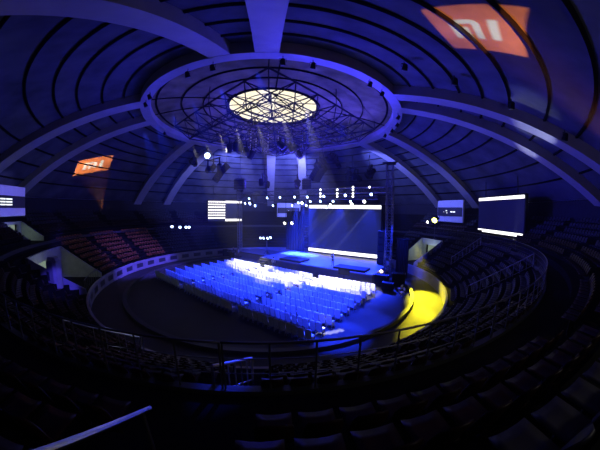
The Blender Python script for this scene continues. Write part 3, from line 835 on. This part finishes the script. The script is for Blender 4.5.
# ================================================================== PEOPLE
def person(name, label, loc, rz, shirt, trousers, pose='stand', sc=1.0):
    J = {}; E_ = []
    def v(n_, p, r): J[n_] = (p, r)
    bend = .0
    v('pel', (0, 0, .95), .145); v('waist', (0, .0, 1.10), .13); v('chest', (0, -.01, 1.32), .155); v('sh', (0, 0, 1.44), .10)
    v('neck', (0, .01, 1.52), .055); v('jaw', (0, .03, 1.58), .07); v('face', (0, .02, 1.66), .09); v('crown', (0, .01, 1.74), .065); v('nose', (0, .125, 1.645), .016)
    E_ += [('pel', 'waist'), ('waist', 'chest'), ('chest', 'sh'), ('sh', 'neck'), ('neck', 'jaw'), ('jaw', 'face'), ('face', 'crown'), ('face', 'nose')]
    for s_, n_ in ((-1, 'l'), (1, 'r')):
        st_ = .10 if pose == 'walk' else 0
        v(n_ + 'hip', (s_ * .09, 0, .90), .095); v(n_ + 'kn', (s_ * .1, .03 + st_ * s_ * .9, .50), .062); v(n_ + 'an', (s_ * .11, -.02 + st_ * s_ * 1.6, .09), .042); v(n_ + 'toe', (s_ * .12, .15 + st_ * s_ * 1.6, .035), .035)
        v(n_ + 'sho', (s_ * .19, 0, 1.41), .062)
        if pose == 'reach' : el, ha = (s_ * .25, .18, 1.18), (s_ * .17, .40, 1.24)
        else: el, ha = (s_ * .27, -.03, 1.12), (s_ * .27, .08, .88)
        v(n_ + 'el', el, .043); v(n_ + 'wr', ha, .03)
        d_ = (Vector(ha) - Vector(el)).normalized(); h0 = Vector(ha) + d_ * .07
        v(n_ + 'palm', tuple(h0), .034)
        E_ += [('pel', n_ + 'hip'), (n_ + 'hip', n_ + 'kn'), (n_ + 'kn', n_ + 'an'), (n_ + 'an', n_ + 'toe'), ('sh', n_ + 'sho'), (n_ + 'sho', n_ + 'el'), (n_ + 'el', n_ + 'wr'), (n_ + 'wr', n_ + 'palm')]
        for k_ in range(4):
            f0 = h0 + d_ * .03 + Vector((0, (k_ - 1.5) * .022, 0)); f1 = f0 + d_ * (.075 - .008 * abs(k_ - 1.2)) + Vector((-s_ * .015, 0, 0))
            v(n_ + 'f%d' % k_, tuple(f0), .011); v(n_ + 'g%d' % k_, tuple(f1), .008); E_ += [(n_ + 'palm', n_ + 'f%d' % k_), (n_ + 'f%d' % k_, n_ + 'g%d' % k_)]
        t0 = h0 + Vector((-s_ * .01, .045, .0)); v(n_ + 'th', tuple(t0 + d_ * .03), .010); E_.append((n_ + 'palm', n_ + 'th'))
    keys = list(J); me = bpy.data.meshes.new(name + '_skin'); me.from_pydata([J[k_][0] for k_ in keys], [(keys.index(a), keys.index(b)) for a, b in E_], [])
    tmp = bpy.data.objects.new(name + '_tmp', me); COL.objects.link(tmp)
    md = tmp.modifiers.new('Skin', 'SKIN'); me.skin_vertices[0].data[0].use_root = True
    for i, k_ in enumerate(keys): me.skin_vertices[0].data[i].radius = (J[k_][1],) * 2
    sd = tmp.modifiers.new('Sub', 'SUBSURF'); sd.levels = sd.render_levels = 1
    dg = bpy.context.evaluated_depsgraph_get(); m2 = bpy.data.meshes.new_from_object(tmp.evaluated_get(dg))
    bpy.data.objects.remove(tmp)
    m2.name = name; m2.materials.clear()
    for q in (shirt, trousers, M_skin, M_black): m2.materials.append(q)
    for pg in m2.polygons:
        c_ = pg.center
        hand = abs(c_.x) > .15 and ((pose == 'reach' and c_.y > .34) or (pose != 'reach' and c_.z < .93 and c_.z > .7))
        pg.material_index = 2 if (c_.z > 1.5 or hand) else 0 if c_.z > .98 else 3 if c_.z < .1 else 1
        pg.use_smooth = True
    g = bpy.data.objects.new(name, m2); COL.objects.link(g); g.location = loc; g.rotation_euler = (0, 0, rz); g.scale = (sc,) * 3
    tag(g, label, 'person')
    hb = MB(); hb.lathe([(.098, -.02), (.105, .03), (.09, .08), (.05, .115), (.005, .125)], 14, Matrix.Translation((0, -.012, 1.67)) @ Matrix.Rotation(R(14), 4, 'X'), cap=False); hb.build('hair', M_hair, g, smooth=True)
    for s_ in (-1, 1):
        e = MB(); e.lathe([(.003, -.012), (.012, 0), (.003, .012)], 8, Matrix.Translation((s_ * .034, .098, 1.672)) @ Matrix.Rotation(R(90), 4, 'X')); e.build('eye', M_black, g)
    return g
person('person', 'person in a white shirt walking just before the stage, left of the first black riser', W(-3.9, 4.95), SRZ + .6, M_blueshirt, M_jeans, 'walk', 1.02)
person('person', 'person in a white shirt standing on the stage deck below the large screen', W(4.7, 7.2, 1.28), SRZ + PI, M_blueshirt, M_dark, 'reach')
person('person', 'person in dark clothes standing by the black road cases left of the chairs', W(-16.2, 7.6), SRZ + 2.0, M_dark, M_dark)
person('person', 'person in a white shirt standing behind the left front chairs', W(-14.3, 7.2), SRZ + 2.6, M_blueshirt, M_dark)
person('person', 'person in dark clothes reaching over the road case by the truss tower', W(12.1, 7.3), SRZ + PI, M_dark, M_dark, 'reach')

# ================================================================== LIGHTS
def aim(o, p, target):
    o.location = p
    o.rotation_euler = (Vector(target) - Vector(p)).to_track_quat('-Z', 'Y').to_euler()
def spot(name, p, target, power, col, angle, blend=.4, soft=.15):
    l = bpy.data.lights.new(name, 'SPOT'); l.energy = power; l.color = col; l.spot_size = R(angle); l.spot_blend = blend; l.shadow_soft_size = soft
    o = bpy.data.objects.new(name, l); COL.objects.link(o); aim(o, p, target); return o
BLUE = (.045, .035, 1.0)
DEEP = (.012, .035, 1.0)
K = 1.0
HAZE = .0010
# blue washes thrown up at the dome from the stage rig and unseen spots in mid-air
for i, (s_, t_) in enumerate([(-12, 8), (0, 8), (9, 8)]):
    spot('dome_wash', W(s_, t_, 12.6), (0, -8, 27), 11000 * K, BLUE, 92, .6, .6)
for a in (-150, -30, 70, 160):
    spot('dome_wash', pol(9, a, 11.0), pol(7, a + 180, 22), (2800 if a == 70 else 6500) * K, BLUE, 104, .6, .6)
spot('dome_wash', (0, 2, 9.0), (0, 0, 20), 7000 * K, BLUE, 140, .6, 1.0)
# paler blue thrown at the far and right side of the dome from the stage
spot('far_dome_wash', W(-4, 12.6, 15.2), (1, 30, 15), 26000 * K, (.16, .19, 1), 110, .7, .6)
spot('far_dome_wash', (-5, 13.2, 16.2), (-15, 27, 15), 15000 * K, (.16, .19, 1), 110, .8, .5)
spot('far_dome_wash', (11.5, 9.2, 16.9), (26, 9, 14), 20000 * K, (.13, .16, 1), 85, .8, .5)
spot('dome_wash', W(-4, 2, 13), (20, -17, 18), 34000 * K, BLUE, 84, .8, .5)
spot('dome_wash', (6, 2, 13), (-24, -8, 18), 9000 * K, BLUE, 80, .8, .5)
# narrow pale beams that catch the two right ribs
spot('rib_beam', pol(27.5, -24, 6.0), (17.2, -19.0, 14.5), 12000 * K, (.55, .6, 1), 15, .8, .1)
spot('rib_beam', pol(27.5, -24, 6.0), (20.7, -15.9, 14.2), 10000 * K, (.55, .6, 1), 13, .8, .1)
# deep blue beams standing in the haze left of the large screen
for s_, t_, z_, ts in ((-13.0, 9, 10.2, -12), (-11.6, 9, 9.8, -9.5), (-5.5, 13, 9.8, -6), (-4.0, 13, 10.0, -4.6), (-3.0, 13, 9.8, -2.5)):
    spot('haze_beam', W(s_, t_, z_), W(ts, t_ - 1.0, 1.2), 650000 * K, DEEP, 30, .9, .1)
for i, (s_, ts) in enumerate(((1.6, -3.5), (2.4, -2.0), (4.8, 1.5), (5.2, 2.5), (8.2, 4.0))):
    spot('screen_beam', W(s_, 12.4, 9.55), W(s_ - 3.6, 1.5 + .2 * i, 1.0), 420000 * K, (.62, .70, 1), 3.6, .5, .04)
# blue washes on the seats, thrown from the rig above and behind them
for s_ in (-8.6, -4.8, -1.0, 2.8, 6.6, 10.4):
    spot('seat_wash', W(s_ * .92 + .3, -12.6, 17.0), W(s_, -3.9, 1.0), 56000 * K, DEEP, 33, .12, .05)
# white light on the front rows
for s_, t_ in ((-7.4, 2.6), (-4.4, 1.2), (-1.4, .2), (1.4, -.6), (4.4, .8), (7.4, 1.6), (9.8, 1.8)):
    spot('front_row_wash', W(s_ - 1, -6, 17.0), W(s_, t_, 1.0), 62000 * K, (1, .95, .86), 19, .3, .05)
spot('floor_wash', W(9, -6, 17.0), W(12.6, -7.6, 0), 130000 * K, DEEP, 19, .6, .1)
spot('floor_wash', W(11, -4, 17.0), W(13.4, -4.0, 0), 90000 * K, DEEP, 18, .6, .1)
for kx, ky in ((3.2, -14.0), (3.65, -13.96), (4.1, -13.9), (4.55, -13.8), (5.0, -13.65)): spot('kerb_beam', W(12, -4, 17.0), (kx, ky, 0), 95000 * K, (.9, .92, 1), 2.2, .8, .03)
# stage, wing and backdrop
for s_ in (-2, 3, 8): spot('stage_wash', W(s_, 13, 9.6), W(s_, 8.2, 1.2), 90000 * K, DEEP, 70, .6, .2)
for s_ in (-12, -9): spot('stage_wash', W(s_, 7, 10.4), W(s_ - .5, 12, 1.0), 12000 * K, DEEP, 80, .6, .2)
spot('tower_wash', W(11, 5, 6.5), W(12.5, 11, 3.5), 2600 * K, DEEP, 70, .6, .2)
spot('path_wash', W(13.2, 9, 9.5), pol(19.4, 2, .5), 9000 * K, DEEP, 40, .6, .2)
# blue light along the left ring wall, the pier and the left stands
spot('wall_wash', (-6, 2, 9), pol(19.5, 165, .6), 30000 * K, (.10, .07, 1.0), 55, .7, .3)
spot('pier_wash', (-7, -23, 8.2), (-18.3, -12.4, 2.0), 16000 * K, (.08, .06, 1), 14, .6, .2)
spot('guard_wash', (3, -12, 11), (-.8, -25.1, 4.9), 26000 * K, DEEP, 7, .5, .05)
spot('stand_wash', W(-6, 5, 12), pol(22.4, -106, 3), 9000 * K, (.6, .6, 1), 13, .6, .1)
# unseen yellow spots added above the path to shape its pool of light
spot('path_yellow_spot', pol(18.3, -6, 4.6), pol(18.1, -31, 0), 42000 * K, (1, .86, .02), 32, .9, .1)
spot('path_yellow_spot', pol(18.4, -10, 4.4), pol(18.3, -50, 0), 26000 * K, (1, .86, .02), 18, .9, .1)
spot('board_wash', (-9, -6, 9), (-27.5, -9.5, 9.7), 9000 * K, (.2, .18, 1), 20, .5, .1)
# corridor light in the vomitories
def point(name, p, power, col, soft=.2):
    l = bpy.data.lights.new(name, 'POINT'); l.energy = power; l.color = col; l.shadow_soft_size = soft
    o = bpy.data.objects.new(name, l); COL.objects.link(o); o.location = p
point('vomitory_lamp', pol(23.2, -153, 3.2), 60, (.70, .88, .72))
point('vomitory_lamp', pol(23.2, 6, 3.4), 90, (.8, 1, .8))
point('vomitory_lamp', pol(29.4, -164.5, 6.2), 22, (.65, .9, .75))

point('near_seat_fill', (7.5, -30.6, 9.4), 110, (1, .93, .85), .15)  # unseen fill light added to lift the dark near seats
# projected logo lights (gobo projectors)
def gobo(p, corners, power):
    """corners: where the projected rectangle's top-left, top-right, bottom-right, bottom-left fall on the dome"""
    c = sum((Vector(q) for q in corners), Vector()) / 4
    o = spot('logo_projector', p, c, power, (1, 1, 1), 60, .0, .01)
    bpy.context.view_layer.update()
    Mi = o.rotation_euler.to_matrix().transposed()
    xy = []
    for q in corners:
        d_ = Mi @ (Vector(q) - Vector(p)); xy.append((d_.x / d_.z, d_.y / d_.z))
    uv = [(0, 1), (1, 1), (1, 0), (0, 0)]
    Ma = []; rhs = []
    for (x, y), (u, v) in zip(xy, uv):
        Ma.append([x, y, 1, 0, 0, 0, -u * x, -u * y]); rhs.append(u)
        Ma.append([0, 0, 0, x, y, 1, -v * x, -v * y]); rhs.append(v)
    h = np.linalg.solve(np.array(Ma), np.array(rhs))
    xs = [q[0] for q in xy]; ys = [q[1] for q in xy]
    half = max(math.hypot(x, y) for x, y in xy); o.data.spot_size = 2 * math.atan(half * 1.1)
    l = o.data; l.use_nodes = True; nt = l.node_tree; em = nt.nodes['Emission']
    tc = nt.nodes.new('ShaderNodeTexCoord'); sp_ = nt.nodes.new('ShaderNodeSeparateXYZ'); nt.links.new(tc.outputs['Normal'], sp_.inputs[0])
    def M2(op, a, b=None, c_=None):
        n = nt.nodes.new('ShaderNodeMath'); n.operation = op
        for i, q in enumerate((a, b, c_)):
            if q is None: continue
            if isinstance(q, (int, float)): n.inputs[i].default_value = float(q)
            else: nt.links.new(q, n.inputs[i])
        return n.outputs[0]
    X = M2('DIVIDE', sp_.outputs[0], sp_.outputs[2]); Y = M2('DIVIDE', sp_.outputs[1], sp_.outputs[2])
    def lin(a, b, c_): return M2('ADD', M2('ADD', M2('MULTIPLY', X, a), M2('MULTIPLY', Y, b)), c_)
    dn = lin(h[6], h[7], 1.0); U = M2('DIVIDE', lin(h[0], h[1], h[2]), dn); V = M2('DIVIDE', lin(h[3], h[4], h[5]), dn)
    def soft(t, lo, hi, e=.02):
        a = nt.nodes.new('ShaderNodeMapRange'); a.inputs['From Min'].default_value = lo - e; a.inputs['From Max'].default_value = lo + e; nt.links.new(t, a.inputs['Value'])
        b = nt.nodes.new('ShaderNodeMapRange'); b.inputs['From Min'].default_value = hi + e; b.inputs['From Max'].default_value = hi - e; nt.links.new(t, b.inputs['Value'])
        return M2('MULTIPLY', a.outputs[0], b.outputs[0])
    def rect(u0, u1, v0, v1): return M2('MULTIPLY', soft(U, u0, u1), soft(V, v0, v1))
    frame = rect(.0, 1, .0, 1)
    # the mark: arch with a rounded shoulder, a short inner stem and a separate upright bar
    du = M2('MAXIMUM', M2('SUBTRACT', U, .49), 0.0); dv = M2('MAXIMUM', M2('SUBTRACT', V, .58), 0.0)
    rr = M2('SQRT', M2('ADD', M2('MULTIPLY', M2('MULTIPLY', du, du), 1.1), M2('MULTIPLY', dv, dv)))
    outer = M2('MULTIPLY', rect(.24, .61, .28, .71), M2('LESS_THAN', rr, .13))
    hole = M2('MULTIPLY', rect(.325, .525, .2, .615), M2('LESS_THAN', rr, .045))
    arch = M2('MULTIPLY', outer, M2('SUBTRACT', 1.0, hole))
    mark = M2('MAXIMUM', M2('MAXIMUM', arch, rect(.395, .465, .28, .545)), rect(.695, .785, .28, .71))
    mx = nt.nodes.new('ShaderNodeMix'); mx.data_type = 'RGBA'
    nt.links.new(mark, mx.inputs['Factor']); mx.inputs['A'].default_value = (1.0, .24, .035, 1); mx.inputs['B'].default_value = (1.15, 1.0, .72, 1)
    sc_ = nt.nodes.new('ShaderNodeVectorMath'); sc_.operation = 'SCALE'; nt.links.new(mx.outputs['Result'], sc_.inputs[0]); nt.links.new(frame, sc_.inputs['Scale'])
    nt.links.new(sc_.outputs[0], em.inputs['Color']); em.inputs['Strength'].default_value = 1.0
    return o
def up(p, dz=EYE): return (p[0], p[1], p[2] + dz)
gobo((15.0, -27.0, 9.4), [up(q) for q in ((5.43, -22.83, 7.93), (6.76, -26.22, 5.89), (10.12, -23.7, 6.69), (8.77, -20.73, 8.4))], 62000)
gobo((-23.0, 1.2, 8.8), [up(q) for q in ((-26.0, -.35, 6.55), (-23.11, 3.7, 7.96), (-25.79, 6.18, 6.24), (-28.59, 1.49, 4.88))], 21000)

# world: black night outside
w = bpy.data.worlds.new('world'); S.world = w; w.use_nodes = True
w.node_tree.nodes['Background'].inputs['Color'].default_value = (0, 0, 0, 1)
vs_ = w.node_tree.nodes.new('ShaderNodeVolumeScatter'); vs_.inputs['Density'].default_value = HAZE; vs_.inputs['Anisotropy'].default_value = .25
w.node_tree.links.new(vs_.outputs[0], w.node_tree.nodes['World Output'].inputs['Volume'])
S.view_settings.view_transform = 'Standard'; S.view_settings.look = 'None'; S.view_settings.exposure = 0.0; S.view_settings.gamma = 1.0; S.view_settings.use_curve_mapping = False
S.cycles.use_denoising = True
S.cycles.max_bounces = 5; S.cycles.diffuse_bounces = 3; S.cycles.sample_clamp_indirect = 4.0
